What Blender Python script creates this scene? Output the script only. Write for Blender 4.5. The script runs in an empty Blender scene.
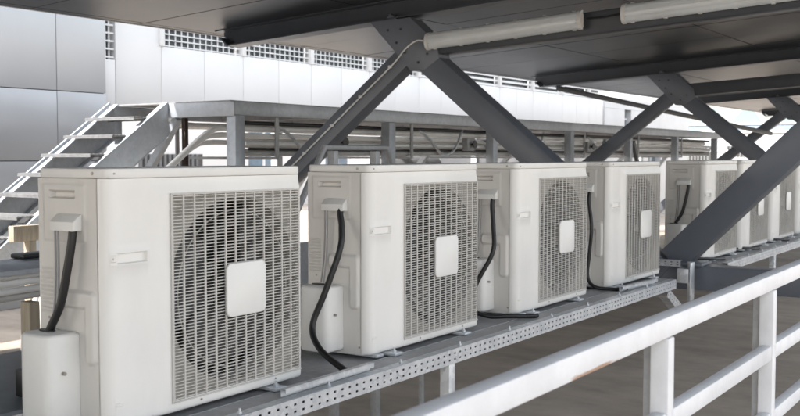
import bpy, bmesh, math, random
from mathutils import Vector, Matrix
random.seed(7)
R = math.radians
sc = bpy.context.scene
C = sc.collection

# ---------------------------------------------------------------- materials
def mat(name, col, rough=0.5, metal=0.0, noise=0.0, scale=6.0, bump=0.0, bscale=60.0, spec=0.5,
        col2=None, thr=(0.35, 0.65), detail=6, stretch=(1, 1, 1), coat=0.0, rvar=0.0):
    m = bpy.data.materials.new(name); m.use_nodes = True
    nt = m.node_tree; N = nt.nodes; L = nt.links
    b = N['Principled BSDF']
    b.inputs['Roughness'].default_value = rough
    b.inputs['Metallic'].default_value = metal
    b.inputs['Specular IOR Level'].default_value = spec
    b.inputs['Coat Weight'].default_value = coat
    b.inputs['Base Color'].default_value = (*col, 1)
    tc = N.new('ShaderNodeTexCoord'); mp = N.new('ShaderNodeMapping')
    mp.inputs['Scale'].default_value = stretch
    oi = N.new('ShaderNodeObjectInfo'); vm = N.new('ShaderNodeVectorMath'); vm.operation = 'SCALE'; vm.inputs[0].default_value = (7.3, 11.1, 5.7)
    L.new(oi.outputs['Random'], vm.inputs['Scale']); L.new(vm.outputs[0], mp.inputs['Location'])
    L.new(tc.outputs['Object'], mp.inputs['Vector'])
    if noise or col2:
        n = N.new('ShaderNodeTexNoise'); n.inputs['Scale'].default_value = scale
        n.inputs['Detail'].default_value = detail; n.inputs['Roughness'].default_value = 0.62
        L.new(mp.outputs[0], n.inputs['Vector'])
        r = N.new('ShaderNodeValToRGB')
        r.color_ramp.elements[0].position = thr[0]; r.color_ramp.elements[1].position = thr[1]
        c2 = col2 if col2 else tuple(max(0, c * (1 - noise)) for c in col)
        r.color_ramp.elements[0].color = (*c2, 1); r.color_ramp.elements[1].color = (*col, 1)
        L.new(n.outputs['Fac'], r.inputs['Fac']); L.new(r.outputs['Color'], b.inputs['Base Color'])
        if rvar:
            mr = N.new('ShaderNodeMapRange')
            mr.inputs['To Min'].default_value = rough + rvar; mr.inputs['To Max'].default_value = max(0.02, rough - rvar)
            L.new(n.outputs['Fac'], mr.inputs['Value']); L.new(mr.outputs[0], b.inputs['Roughness'])
    if bump:
        n2 = N.new('ShaderNodeTexNoise'); n2.inputs['Scale'].default_value = bscale; n2.inputs['Detail'].default_value = 4
        L.new(mp.outputs[0], n2.inputs['Vector'])
        bp = N.new('ShaderNodeBump'); bp.inputs['Strength'].default_value = bump; bp.inputs['Distance'].default_value = 0.01
        L.new(n2.outputs['Fac'], bp.inputs['Height']); L.new(bp.outputs[0], b.inputs['Normal'])
    return m

def galv(name, col, dark, metal=0.75, rough=0.42, scale=28, fl=.30):
    m = bpy.data.materials.new(name); m.use_nodes = True
    nt = m.node_tree; N = nt.nodes; L = nt.links; b = N['Principled BSDF']
    tc = N.new('ShaderNodeTexCoord')
    v = N.new('ShaderNodeTexVoronoi'); v.inputs['Scale'].default_value = scale
    n = N.new('ShaderNodeTexNoise'); n.inputs['Scale'].default_value = 5; n.inputs['Detail'].default_value = 8
    n.inputs['Roughness'].default_value = 0.7
    L.new(tc.outputs['Object'], v.inputs['Vector']); L.new(tc.outputs['Object'], n.inputs['Vector'])
    sep = N.new('ShaderNodeSeparateColor'); L.new(v.outputs['Color'], sep.inputs[0])
    mx = N.new('ShaderNodeMath'); mx.operation = 'MULTIPLY_ADD'; mx.inputs[1].default_value = fl
    L.new(sep.outputs[0], mx.inputs[0])
    ms = N.new('ShaderNodeMath'); ms.operation = 'MULTIPLY'; ms.inputs[1].default_value = 0.8
    L.new(n.outputs['Fac'], ms.inputs[0]); L.new(ms.outputs[0], mx.inputs[2])
    r = N.new('ShaderNodeValToRGB')
    r.color_ramp.elements[0].position = 0.3; r.color_ramp.elements[1].position = 0.78
    r.color_ramp.elements[0].color = (*dark, 1); r.color_ramp.elements[1].color = (*col, 1)
    L.new(mx.outputs[0], r.inputs['Fac']); L.new(r.outputs['Color'], b.inputs['Base Color'])
    mr = N.new('ShaderNodeMapRange'); mr.inputs['To Min'].default_value = rough + .15; mr.inputs['To Max'].default_value = rough - .1
    L.new(mx.outputs[0], mr.inputs['Value']); L.new(mr.outputs[0], b.inputs['Roughness'])
    b.inputs['Metallic'].default_value = metal
    return m

M = {}
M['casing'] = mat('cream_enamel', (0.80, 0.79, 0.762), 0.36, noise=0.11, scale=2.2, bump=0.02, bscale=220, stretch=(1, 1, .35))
M['casing_shaded'] = mat('cream_shaded', (0.67, 0.65, 0.615), 0.42, noise=0.10, scale=4.0, bump=0.02, bscale=220, stretch=(1, 1, .3))  # same cream, darkened in colour for the weaker light on the sides
M['plastic'] = mat('cream_plastic', (0.76, 0.755, 0.73), 0.45, noise=0.06, scale=7)
M['badge'] = mat('white_badge', (0.78, 0.775, 0.75), 0.35, noise=0.03, scale=9)
M['grille'] = mat('grille_wire', (0.57, 0.555, 0.525), 0.45, noise=0.12, scale=8)
M['shroud'] = mat('shroud', (0.42, 0.40, 0.365), 0.5, noise=0.15, scale=8)
M['fan'] = mat('fan_plastic', (0.085, 0.084, 0.085), 0.4, noise=0.3, scale=10)
M['coil'] = mat('coil_dark', (0.075, 0.072, 0.068), 0.6, noise=0.4, scale=30)
M['black'] = mat('black_rubber', (0.012, 0.012, 0.013), 0.45, noise=0.3, scale=20)
M['grey_wire'] = mat('grey_wire', (0.30, 0.30, 0.31), 0.5)
M['screw'] = mat('screw_metal', (0.35, 0.33, 0.30), 0.4, metal=0.6)
M['galv'] = galv('galvanised', (0.72, 0.75, 0.78), (0.46, 0.485, 0.52), metal=.55, scale=45)
M['galv_dull'] = galv('galvanised_dull', (0.47, 0.475, 0.485), (0.30, 0.305, 0.315), metal=0.3, rough=0.5, scale=60, fl=.12)
M['tread_galv'] = galv('tread_galvanised', (0.30, 0.305, 0.31), (0.17, 0.172, 0.178), metal=0.3, rough=0.55, scale=50, fl=.2)
M['galv_blue'] = galv('galvanised_bluish', (0.55, 0.59, 0.64), (0.40, 0.43, 0.47), metal=0.3, rough=0.45, scale=40, fl=.14)
M['steel_paint'] = mat('slate_paint', (0.132, 0.148, 0.176), 0.36, noise=0.10, scale=3.5, bump=0.05, bscale=90, rvar=.08)
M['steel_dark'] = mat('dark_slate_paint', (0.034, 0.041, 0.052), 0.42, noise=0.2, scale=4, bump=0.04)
M['white_paint'] = mat('white_rail_paint', (0.66, 0.67, 0.69), 0.42, noise=0.14, scale=9, bump=0.06, bscale=80)
M['wall_white'] = mat('white_cladding', (0.66, 0.66, 0.66), 0.5, noise=0.03, scale=1.2)
M['wall_metal'] = mat('metal_cladding', (0.42, 0.43, 0.445), 0.33, metal=0.3, noise=0.10, scale=.9, thr=(.3, .7), stretch=(1, 1, .5))
M['far_wall'] = mat('far_wall_paint', (0.30, 0.31, 0.32), .6, noise=.1, scale=.6)
M['slat'] = mat('louvre_slat', (0.13, 0.135, 0.14), .6)
M['wall_grey'] = mat('grey_cladding', (0.55, 0.56, 0.58), 0.4, metal=0.2, noise=0.1, scale=1.3)
M['joint'] = mat('joint', (0.03, 0.03, 0.033), 0.7)
M['mesh_dark'] = mat('dark_glass', (0.06, 0.075, 0.085), 0.25, noise=0.5, scale=2.5, thr=(.4, .6), col2=(0.025, 0.03, 0.035))
M['glass'] = mat('blue_glass', (0.16, 0.22, 0.28), 0.08, noise=0.4, scale=2)
M['insul'] = mat('pipe_insulation', (0.80, 0.80, 0.79), 0.38, noise=0.12, scale=2.5, bump=0.04, bscale=45)
M['insul_grey'] = mat('grey_insulation', (0.50, 0.50, 0.49), 0.4, noise=0.2, scale=2.5, bump=0.04, bscale=40)
M['timber'] = mat('timber', (0.50, 0.43, 0.33), 0.75, noise=0.3, scale=5, stretch=(8, 8, .8))
M['blue_plate'] = mat('blue_grey_plate', (0.26, 0.30, 0.34), 0.5, noise=0.25, scale=5, bump=.05)
M['rust_brown'] = mat('rusty_post', (0.045, 0.028, 0.022), 0.7, noise=.4, scale=10)
M['diffuser'] = mat('lamp_diffuser', (0.62, 0.66, 0.68), 0.22, noise=0.10, scale=5, stretch=(1, 1, 1))
M['lamp_body'] = mat('lamp_body', (0.65, 0.65, 0.63), 0.5, noise=.15, scale=10)
M['roof_far'] = mat('far_roof', (0.13, 0.165, 0.21), 0.6)
M['green_glass'] = mat('green_tint', (0.14, 0.20, 0.19), 0.5)

def wet_concrete():
    m = bpy.data.materials.new('concrete_floor'); m.use_nodes = True
    nt = m.node_tree; N = nt.nodes; L = nt.links; b = N['Principled BSDF']
    tc = N.new('ShaderNodeTexCoord')
    def ns(s, d, r=.6):
        n = N.new('ShaderNodeTexNoise'); n.inputs['Scale'].default_value = s; n.inputs['Detail'].default_value = d
        n.inputs['Roughness'].default_value = r; L.new(tc.outputs['Object'], n.inputs['Vector']); return n
    a = ns(.7, 6); c = ns(9, 8, .7)
    mp = N.new('ShaderNodeMapping'); mp.inputs['Scale'].default_value = (.8, 1.7, 1); mp.inputs['Rotation'].default_value = (0, 0, .5)
    L.new(tc.outputs['Object'], mp.inputs[0]); s = ns(2.3, 6); L.new(mp.outputs[0], s.inputs['Vector'])
    ad = N.new('ShaderNodeMath'); ad.operation = 'MULTIPLY_ADD'; ad.inputs[1].default_value = .45
    L.new(s.outputs['Fac'], ad.inputs[0]); 
    h = N.new('ShaderNodeMath'); h.operation = 'MULTIPLY'; h.inputs[1].default_value = .45; L.new(a.outputs['Fac'], h.inputs[0])
    L.new(h.outputs[0], ad.inputs[2])
    ad2 = N.new('ShaderNodeMath'); ad2.operation = 'MULTIPLY_ADD'; ad2.inputs[1].default_value = .18
    L.new(c.outputs['Fac'], ad2.inputs[0]); L.new(ad.outputs[0], ad2.inputs[2])
    r = N.new('ShaderNodeValToRGB')
    r.color_ramp.elements[0].position = .38; r.color_ramp.elements[1].position = .68
    r.color_ramp.elements[0].color = (.30, .255, .212, 1); r.color_ramp.elements[1].color = (.54, .47, .40, 1)
    L.new(ad2.outputs[0], r.inputs['Fac']); L.new(r.outputs[0], b.inputs['Base Color'])
    b.inputs['Roughness'].default_value = .75
    bp = N.new('ShaderNodeBump'); bp.inputs['Strength'].default_value = .25; bp.inputs['Distance'].default_value = .01
    L.new(c.outputs['Fac'], bp.inputs['Height']); L.new(bp.outputs[0], b.inputs['Normal'])
    return m
M['floor'] = wet_concrete()

def soffit_mat():
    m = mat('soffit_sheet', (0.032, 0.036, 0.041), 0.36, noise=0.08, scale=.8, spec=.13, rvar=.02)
    nt = m.node_tree; N = nt.nodes; L = nt.links; b = N['Principled BSDF']
    tc = N.new('ShaderNodeTexCoord'); n = N.new('ShaderNodeTexNoise'); n.inputs['Scale'].default_value = 1.3
    n.inputs['Detail'].default_value = 2
    L.new(tc.outputs['Object'], n.inputs['Vector'])
    bp = N.new('ShaderNodeBump'); bp.inputs['Strength'].default_value = .18; bp.inputs['Distance'].default_value = .03
    L.new(n.outputs['Fac'], bp.inputs['Height']); L.new(bp.outputs[0], b.inputs['Normal'])
    return m
M['soffit'] = soffit_mat()

def rail_mat():
    m = mat('white_rail_rust', (0.66, 0.67, 0.69), 0.42, noise=0.10, scale=9, bump=0.10, bscale=80)
    nt = m.node_tree; N = nt.nodes; L = nt.links; b = N['Principled BSDF']
    src = b.inputs['Base Color'].links[0].from_socket
    tc = N.new('ShaderNodeTexCoord'); mp = N.new('ShaderNodeMapping'); mp.inputs['Scale'].default_value = (1, .9, 6)
    L.new(tc.outputs['Object'], mp.inputs[0])
    n = N.new('ShaderNodeTexNoise'); n.inputs['Scale'].default_value = 3.2; n.inputs['Detail'].default_value = 5
    L.new(mp.outputs[0], n.inputs['Vector'])
    sx = N.new('ShaderNodeSeparateXYZ'); L.new(tc.outputs['Object'], sx.inputs[0])
    mr = N.new('ShaderNodeMapRange'); mr.inputs['From Min'].default_value = .338; mr.inputs['From Max'].default_value = .358
    mr.inputs['To Min'].default_value = .10; mr.inputs['To Max'].default_value = -.06; L.new(sx.outputs[2], mr.inputs['Value'])
    ad = N.new('ShaderNodeMath'); ad.operation = 'ADD'; L.new(mr.outputs[0], ad.inputs[0])
    r = N.new('ShaderNodeValToRGB'); r.color_ramp.elements[0].position = .655; r.color_ramp.elements[1].position = .70
    r.color_ramp.elements[0].color = (0, 0, 0, 1); r.color_ramp.elements[1].color = (1, 1, 1, 1)
    L.new(n.outputs['Fac'], ad.inputs[1]); L.new(ad.outputs[0], r.inputs['Fac'])
    mx = N.new('ShaderNodeMix'); mx.data_type = 'RGBA'
    L.new(r.outputs[0], mx.inputs['Factor']); L.new(src, mx.inputs['A']); mx.inputs['B'].default_value = (.36, .235, .17, 1)
    L.new(mx.outputs['Result'], b.inputs['Base Color'])
    return m
M['rail'] = rail_mat()

# ---------------------------------------------------------------- mesh helpers
def B(): return bmesh.new()

def box(bm, lo, hi, bev=0.0, seg=2):
    lo = Vector(lo); hi = Vector(hi)
    r = bmesh.ops.create_cube(bm, size=1)
    vs = r['verts']
    for v in vs:
        v.co = Vector([lo[i] if v.co[i] < 0 else hi[i] for i in range(3)])
    if bev:
        es = list({e for v in vs for e in v.link_edges})
        bmesh.ops.bevel(bm, geom=es, offset=bev, segments=seg, affect='EDGES', profile=.5)
    return bm

def beam(bm, a, b, w, h, side=(0, 1, 0), bev=0.0, cap=True):
    """box section from a to b; w across 'side' direction, h perpendicular to it"""
    a = Vector(a); b = Vector(b); d = (b - a).normalized(); s = Vector(side)
    s = (s - d * s.dot(d)).normalized(); u = d.cross(s)
    pts = [(-w / 2, -h / 2), (w / 2, -h / 2), (w / 2, h / 2), (-w / 2, h / 2)]
    va = [bm.verts.new(a + s * p + u * q) for p, q in pts]; vb = [bm.verts.new(b + s * p + u * q) for p, q in pts]
    fs = [bm.faces.new((va[i], va[(i + 1) % 4], vb[(i + 1) % 4], vb[i])) for i in range(4)]
    fs += [bm.faces.new(va[::-1]), bm.faces.new(vb)]
    bmesh.ops.recalc_face_normals(bm, faces=fs)
    if bev:
        es = list({e for f in fs for e in f.edges})
        bmesh.ops.bevel(bm, geom=es, offset=bev, segments=2, affect='EDGES', profile=.5)
    return bm

def smooth_path(pts, n=6):
    P = [Vector(p) for p in pts]
    P = [P[0] * 2 - P[1]] + P + [P[-1] * 2 - P[-2]]
    out = []
    for i in range(1, len(P) - 2):
        for k in range(n):
            t = k / n
            p0, p1, p2, p3 = P[i - 1], P[i], P[i + 1], P[i + 2]
            out.append(.5 * ((2 * p1) + (p2 - p0) * t + (2 * p0 - 5 * p1 + 4 * p2 - p3) * t * t + (3 * p1 - p0 - 3 * p2 + p3) * t ** 3))
    out.append(P[-2]); return out

def tube(bm, pts, r, seg=10, sm=0, rf=None):
    if sm: pts = smooth_path(pts, sm)
    pts = [Vector(p) for p in pts]
    rings = []; up = None
    for i, p in enumerate(pts):
        t = (pts[min(i + 1, len(pts) - 1)] - pts[max(i - 1, 0)]).normalized()
        if up is None:
            up = Vector((0, 0, 1)) if abs(t.z) < .9 else Vector((1, 0, 0))
        up = (up - t * up.dot(t)).normalized(); s = t.cross(up)
        rr = rf(i) if rf else r
        rings.append([bm.verts.new(p + up * rr * math.cos(2 * math.pi * k / seg) + s * rr * math.sin(2 * math.pi * k / seg)) for k in range(seg)])
    for a, b in zip(rings, rings[1:]):
        for k in range(seg):
            bm.faces.new((a[k], a[(k + 1) % seg], b[(k + 1) % seg], b[k]))
    bm.faces.new(rings[0][::-1]); bm.faces.new(rings[-1])
    return bm

def prism(bm, poly, axis, lo, hi, bev=0.0):
    """poly = 2D points; axis 0: (y,z) extruded in x; 1: (x,z) in y; 2: (x,y) in z"""
    def mk(p, h):
        return {0: (h, p[0], p[1]), 1: (p[0], h, p[1]), 2: (p[0], p[1], h)}[axis]
    a = [bm.verts.new(mk(p, lo)) for p in poly]; b = [bm.verts.new(mk(p, hi)) for p in poly]
    n = len(poly)
    fs = [bm.faces.new(a), bm.faces.new(b[::-1])]
    fs += [bm.faces.new((a[i], b[i], b[(i + 1) % n], a[(i + 1) % n])) for i in range(n)]
    bmesh.ops.recalc_face_normals(bm, faces=fs)
    if bev:
        es = list({e for f in fs[:2] for e in f.edges})
        bmesh.ops.bevel(bm, geom=es, offset=bev, segments=2, affect='EDGES', profile=.5)
    return bm

def rrect(x0, y0, x1, y1, r, n=5):
    out = []
    for cx, cy, a0 in ((x1 - r, y1 - r, 0), (x0 + r, y1 - r, 90), (x0 + r, y0 + r, 180), (x1 - r, y0 + r, 270)):
        for k in range(n + 1):
            a = R(a0 + 90 * k / n); out.append((cx + r * math.cos(a), cy + r * math.sin(a)))
    return out

def cyl(bm, c, axis, r, h, seg=16):
    c = Vector(c); a = Vector(axis).normalized()
    return tube(bm, [c, c + a * h], r, seg)

def obj(name, bm, m, parent=None, smooth=True, angle=32, fix=True, label=None):
    if fix and not isinstance(bm, bpy.types.Mesh):
        pass
    me = bpy.data.meshes.new(name)
    bm.to_mesh(me); bm.free()
    me.materials.append(M[m])
    if smooth:
        me.polygons.foreach_set('use_smooth', [True] * len(me.polygons))
        me.set_sharp_from_angle(angle=R(angle))
    o = bpy.data.objects.new(name, me); C.objects.link(o)
    if parent: o.parent = parent
    if label: o['label'] = label
    return o

def tag(o, label, cat, group=None):
    o['label'] = label; o['category'] = cat
    if group: o['group'] = group
    return o

def thing(name, label, cat, loc=(0, 0, 0), group=None):
    o = bpy.data.objects.new(name, None); C.objects.link(o); o.location = loc
    o.empty_display_size = .1
    return tag(o, label, cat, group)

def struct(o):
    o['kind'] = 'structure'; return o

def dup(root, loc, label):
    r = root.copy(); C.objects.link(r); r.location = loc; r['label'] = label
    def rec(src, dst):
        for ch in list(src.children):
            c = ch.copy(); C.objects.link(c); c.parent = dst
            rec(ch, c)
    rec(root, r)
    return r

# ---------------------------------------------------------------- slotted strut channel
def strut(bm, L, h=0.041, w=0.041, pitch=0.040, hole=(0.0125, 0.0070), rows=2, top=True, t=0.0025):
    """channel along +Y from 0..L, face with slots at x=0 (outer, facing +X), top at z=0, bottom z=-h, going back to x=-w"""
    zs = [0]
    if rows == 2:
        c1 = h * .30; c2 = h * .70
        zs = [0, c1 - hole[1] / 2, c1 + hole[1] / 2, c2 - hole[1] / 2, c2 + hole[1] / 2, h]
    else:
        c1 = h * .5; zs = [0, c1 - hole[1] / 2, c1 + hole[1] / 2, h]
    n = int(L / pitch)
    for x in (0.0, -t):
        for i in range(n):
            y0 = i * pitch; ys = [y0, y0 + (pitch - hole[0]) / 2, y0 + (pitch + hole[0]) / 2, y0 + pitch]
            off = 0
            for a in range(3):
                for b in range(len(zs) - 1):
                    if a == 1 and b % 2 == 1:
                        continue
                    q = [(x, ys[a], -zs[b]), (x, ys[a + 1], -zs[b]), (x, ys[a + 1], -zs[b + 1]), (x, ys[a], -zs[b + 1])]
                    if x < 0: q = q[::-1]
                    bm.faces.new([bm.verts.new(p) for p in q])
    Ln = n * pitch
    # hole rims
    for i in range(n):
        y0 = i * pitch + (pitch - hole[0]) / 2; y1 = y0 + hole[0]
        for b in range(1, len(zs) - 1, 2):
            za, zb = -zs[b], -zs[b + 1]
            for p, q in (((y0, za), (y1, za)), ((y1, za), (y1, zb)), ((y1, zb), (y0, zb)), ((y0, zb), (y0, za))):
                bm.faces.new([bm.verts.new(v) for v in ((0, *p), (0, *q), (-t, *q), (-t, *p))])
    box(bm, (-w, 0, -t), (-t - .0005, Ln, 0))
    box(bm, (-w, 0, -h), (-t - .0005, Ln, -h + t))
    return bm

# ================================================================ SETTING
FZ = -0.74
bm = B(); 
bmesh.ops.create_grid(bm, x_segments=1, y_segments=1, size=400)
for v in bm.verts: v.co.z = FZ
struct(obj('ground', bm, 'floor', smooth=False))

# ================================================================ AIR CONDITIONER UNIT
W, D, H = 0.80, 0.285, 0.70
GY0, GY1, GZ0, GZ1 = 0.222, 0.786, 0.035, 0.622      # grille opening
GC = ((GY0 + GY1) / 2, 0.328)

def clamp(v, a=0., b=1.): return max(a, min(b, v))
def sstep(v): v = clamp(v); return v * v * (3 - 2 * v)

def front_x(y, z):
    r = .038; x = 0
    if y < r: x -= r - math.sqrt(max(0, r * r - (r - y) ** 2))
    r2 = .016
    if y > W - r2: x -= r2 - math.sqrt(max(0, r2 * r2 - (y - W + r2) ** 2))
    x += .008 * sstep(min((y - .120) / .09, (.664 - z) / .045))
    if z < .014: x -= .012 * (1 - math.sqrt(max(0, 1 - ((.014 - z) / .014) ** 2)))
    # hand recess and screw tabs
    def rec(y0, y1, z0, z1, e=.0025):
        return clamp(min((y - y0) / e, (y1 - y) / e, (z - z0) / e, (z1 - z) / e))
    x += .002 * rec(.012, .142, .436, .478, .003)
    x -= .011 * rec(.032, .136, .443, .472)
    x += .004 * rec(.014, .030, .448, .468)
    x += .003 * rec(.022, .048, .058, .068, .002)
    return x

def frange(a, b, n): return [a + (b - a) * i / n for i in range(n + 1)]

def make_front():
    ys = sorted(set([round(v, 5) for v in
        [.038 * (1 - math.cos(R(9 * k))) for k in range(11)] +
        [.012, .015, .017, .030, .0325, .0345, .022, .024, .046, .048, .1335, .136, .139, .142] +
        frange(.04, .15, 8) + frange(.15, .195, 6) + [.22, GY0, GY1] + frange(GY0, GY1, 4) +
        [W - .016 + .016 * math.sin(R(15 * k)) for k in range(7)]]))
    zs = sorted(set([round(v, 5) for v in
        [0, .002, .005, .009, .014, .022, GZ0, .058, .060, .066, .068, .1, .2, .3, .4] +
        [.436, .439, .443, .4455, .448, .4505, .4655, .468, .4695, .472, .475, .478] +
        [.5, .55, .6, GZ1] + frange(.626, .664, 6) + [.672]]))
    bm = B(); V = {}
    def v(i, j):
        if (i, j) not in V: V[i, j] = bm.verts.new((front_x(ys[i], zs[j]), ys[i], zs[j]))
        return V[i, j]
    for i in range(len(ys) - 1):
        for j in range(len(zs) - 1):
            cy = (ys[i] + ys[i + 1]) / 2; cz = (zs[j] + zs[j + 1]) / 2
            if GY0 < cy < GY1 and GZ0 < cz < GZ1: continue
            bm.faces.new((v(i, j), v(i + 1, j), v(i + 1, j + 1), v(i, j + 1)))
    # lip around the opening and around the outside
    bd = [e for e in bm.edges if e.is_boundary]
    r = bmesh.ops.extrude_edge_only(bm, edges=bd)
    for g in r['geom']:
        if isinstance(g, bmesh.types.BMVert):
            if GY0 - 1e-3 < g.co.y < GY1 + 1e-3 and GZ0 - 1e-3 < g.co.z < GZ1 + 1e-3:
                g.co.x -= .018
            else: g.co.x -= .010 if g.co.y > .001 else .002
    bmesh.ops.recalc_face_normals(bm, faces=bm.faces[:])
    return bm

def side_y(x, z):
    """outward (-Y) relief of the service side; x in -D..-.038"""
    y = 0
    def rec(x0, x1, z0, z1, e): return clamp(min((x - x0) / e, (x1 - x) / e, (z - z0) / e, (z1 - z) / e))
    def rr(x0, x1, z0, z1, rad, e):
        cx, cz = (x0 + x1) / 2, (z0 + z1) / 2
        dx = abs(x - cx) - (x1 - x0) / 2 + rad; dz = abs(z - cz) - (z1 - z0) / 2 + rad
        d = math.hypot(max(dx, 0), max(dz, 0)) + min(max(dx, dz), 0) - rad
        return sstep(-d / e)
    y -= .0025 * rec(-.262, -.085, .50, .657, .002)
    y += .016 * rec(-.232, -.126, .617, .638, .004)
    j = max(rr(-.092, -.040, .165, .372, .022, .012), rr(-.19, -.040, .315, .372, .022, .012))
    y -= .011 * j
    if -.278 < x < -.225 and .30 < z < .42:
        y += .004 * clamp(abs(((z / .012) % 1) - .5) * 4 - .9)
    return y

def make_side():
    xs = frange(-D, -.036, 64); zs = frange(0, .672, 170)
    bm = B(); g = [[bm.verts.new((x, side_y(x, z) if 0 < j < len(zs) - 1 else 0, z)) for j, z in enumerate(zs)] for x in xs]
    for i in range(len(xs) - 1):
        for j in range(len(zs) - 1):
            bm.faces.new((g[i][j], g[i + 1][j], g[i + 1][j + 1], g[i][j + 1]))
    return bm

def make_unit():
    t = thing('air_conditioner', 'x', 'air conditioner', group='outdoor air conditioners on the slotted steel stand')
    # casing: back, right side, floor
    bm = make_side()
    box(bm, (-D, .012, 0), (-D + .010, W - .011, .672))
    box(bm, (-D, W - .010, 0), (-.016, W, .672), .002)
    box(bm, (-D + .011, .02, .002), (-.03, W - .012, .012))
    box(bm, (-.045, .004, .012), (-.040, .205, .67))
    obj('casing', bm, 'casing_shaded', t, angle=40)
    obj('front_panel', make_front(), 'casing', t, angle=40)
    bm = B(); prism(bm, rrect(-D - .004, -.004, .006, W + .004, .030, 6), 2, .673, .700, .005)
    box(bm, (-D + .02, .02, .66), (-.03, W - .02, .672))
    obj('lid', bm, 'casing', t, angle=40)
    for c_, ax, r_, h_, sg in (((-.050, -.0065, .686), (0, 1, 0), .0045, .004, 10), ((.0055, .022, .686), (1, 0, 0), .003, .002, 10),
            ((-.045, -.0015, .028), (0, 1, 0), .004, .004, 10), ((-.245, -.0015, .284), (0, 1, 0), .004, .004, 10),
            ((-.0025, .022, .458), (1, 0, 0), .0042, .0040, 10), ((.010, .33, .020), (1, 0, 0), .003, .002, 8), ((.010, .66, .020), (1, 0, 0), .003, .002, 8)):
        bm = B(); cyl(bm, c_, ax, r_, h_, sg); obj('screw', bm, 'screw', t)
    # grille
    bm = B()
    n = 61
    for k in range(n + 1):
        z = GZ0 + .004 + (GZ1 - GZ0 - .008) * k / n
        box(bm, (.0042, GY0 + .0005, z - .0013), (.0080, GY1 - .0005, z + .0013))
    nb = 13
    for k in range(nb + 1):
        y = GY0 + .003 + (GY1 - GY0 - .006) * k / nb
        w = .0030 if 0 < k < nb else .003
        box(bm, (.0050, y - w, GZ0 + .0005), (.0095, y + w, GZ1 - .0005))
    obj('grille', bm, 'grille', t, smooth=False)
    # raised frame line around the grille
    bm = B()
    for (a, b_) in (((GY0 - .006, GZ0 - .006), (GY0 - .002, GZ1 + .006)),):
        box(bm, (.010, a[0], a[1]), (.0135, b_[0], b_[1]))
    box(bm, (.010, GY0 - .0015, GZ1 + .002), (.0135, GY1 + .001, GZ1 + .006))
    box(bm, (.010, GY0 - .0015, GZ0 - .006), (.0135, GY1 + .001, GZ0 - .002))
    obj('grille_frame', bm, 'grille', t, smooth=False)
    # badge
    bm = B(); prism(bm, rrect(.432, .246, .608, .409, .022, 6), 0, .0108, .020, .003)
    obj('badge', bm, 'badge', t, angle=50)
    # shroud plate with round opening
    bm = B(); Rf = .281; cy, cz = GC; n = 96; inner = []; outer = []; ring2 = []
    for k in range(n):
        a = 2 * math.pi * k / n; c, s = math.cos(a), math.sin(a)
        q = min(.290 / abs(c) if abs(c) > 1e-6 else 9, .300 / abs(s) if abs(s) > 1e-6 else 9)
        outer.append(bm.verts.new((-.008, cy + c * q, cz + s * q)))
        inner.append(bm.verts.new((-.008, cy + c * Rf, cz + s * Rf)))
        ring2.append(bm.verts.new((-.060, cy + c * (Rf - .012), cz + s * (Rf - .012))))
    for k in range(n):
        k2 = (k + 1) % n
        bm.faces.new((inner[k], outer[k], outer[k2], inner[k2]))
        bm.faces.new((ring2[k], inner[k], inner[k2], ring2[k2]))
    obj('fan_shroud', bm, 'shroud', t)
    bm = B()
    pts = [Vector((-.016, cy + .240 * math.cos(2 * math.pi * k / 64), cz + .240 * math.sin(2 * math.pi * k / 64))) for k in range(65)]
    tube(bm, pts, .0022, 6)
    obj('guard_ring', bm, 'grille', t)
    # coil behind the fan
    bm = B(); box(bm, (-D + .022, .05, .02), (-D + .045, W - .02, .655))
    for k in range(40):
        z = .03 + k * .0158
        box(bm, (-D + .0455, .05, z), (-D + .049, W - .02, z + .005))
    obj('coil', bm, 'coil', t, smooth=False)
    # fan
    f = B(); cyl(f, (-.13, cy, cz), (1, 0, 0), .052, .07, 28)
    fan = obj('fan', f, 'fan', t)
    for bl in range(3):
        b2 = B(); G = []
        for i in range(8):
            rr = .045 + .193 * i / 7; row = []
            for j in range(9):
                a = R(bl * 120 + 20) + (j / 8 - .5) * R(92 - 18 * abs(i - 4) / 4) + R(22) * i / 7
                x = -.115 + .075 * (j / 8) + .01 * math.sin(j)
                row.append(b2.verts.new((x * 1.0, cy + rr * math.cos(a), cz + rr * math.sin(a))))
            G.append(row)
        for i in range(7):
            for j in range(8):
                b2.faces.new((G[i][j], G[i + 1][j], G[i + 1][j + 1], G[i][j + 1]))
        bmesh.ops.recalc_face_normals(b2, faces=b2.faces[:])
        bmesh.ops.solidify(b2, geom=b2.faces[:], thickness=.004)
        obj('fan_blade', b2, 'fan', fan)
    # terminal cover (small hood)
    bm = B()
    prism(bm, [(-.0028, .576), (-.012, .572), (-.032, .555), (-.032, .531), (-.0028, .531)], 0, -.197, -.096, .003)
    obj('terminal_cover', bm, 'plastic', t, angle=45)
    # pipe cover : plan outline, rounded outer corner, with an opening in the top
    plan = [(-.258, -.001), (-.252, -.035)]
    plan += [(-.222 + .036 * math.cos(R(a)), -.066 + .034 * math.sin(R(a))) for a in (180, 210, 240, 270)]
    plan += [(-.148 + .028 * math.cos(R(a)), -.072 + .028 * math.sin(R(a))) for a in (270, 300, 330, 360)]
    plan += [(-.118, -.001)]
    bm = B(); prism(bm, plan, 2, .012, .255, .009)
    pc = obj('pipe_cover', bm, 'plastic', t, angle=50)
    bm = B(); prism(bm, [(-.205 + .030 * math.cos(R(a)) , -.038 + .015 * math.sin(R(a))) for a in range(0, 360, 30)], 2, .2552, .2585)
    obj('cable_opening', bm, 'black', pc)
    bm = B(); cyl(bm, (-.1215, -.055, .150), (1, 0, 0), .005, .012, 10); obj('cover_screw', bm, 'screw', pc)
    # thin wires
    bm = B()
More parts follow.
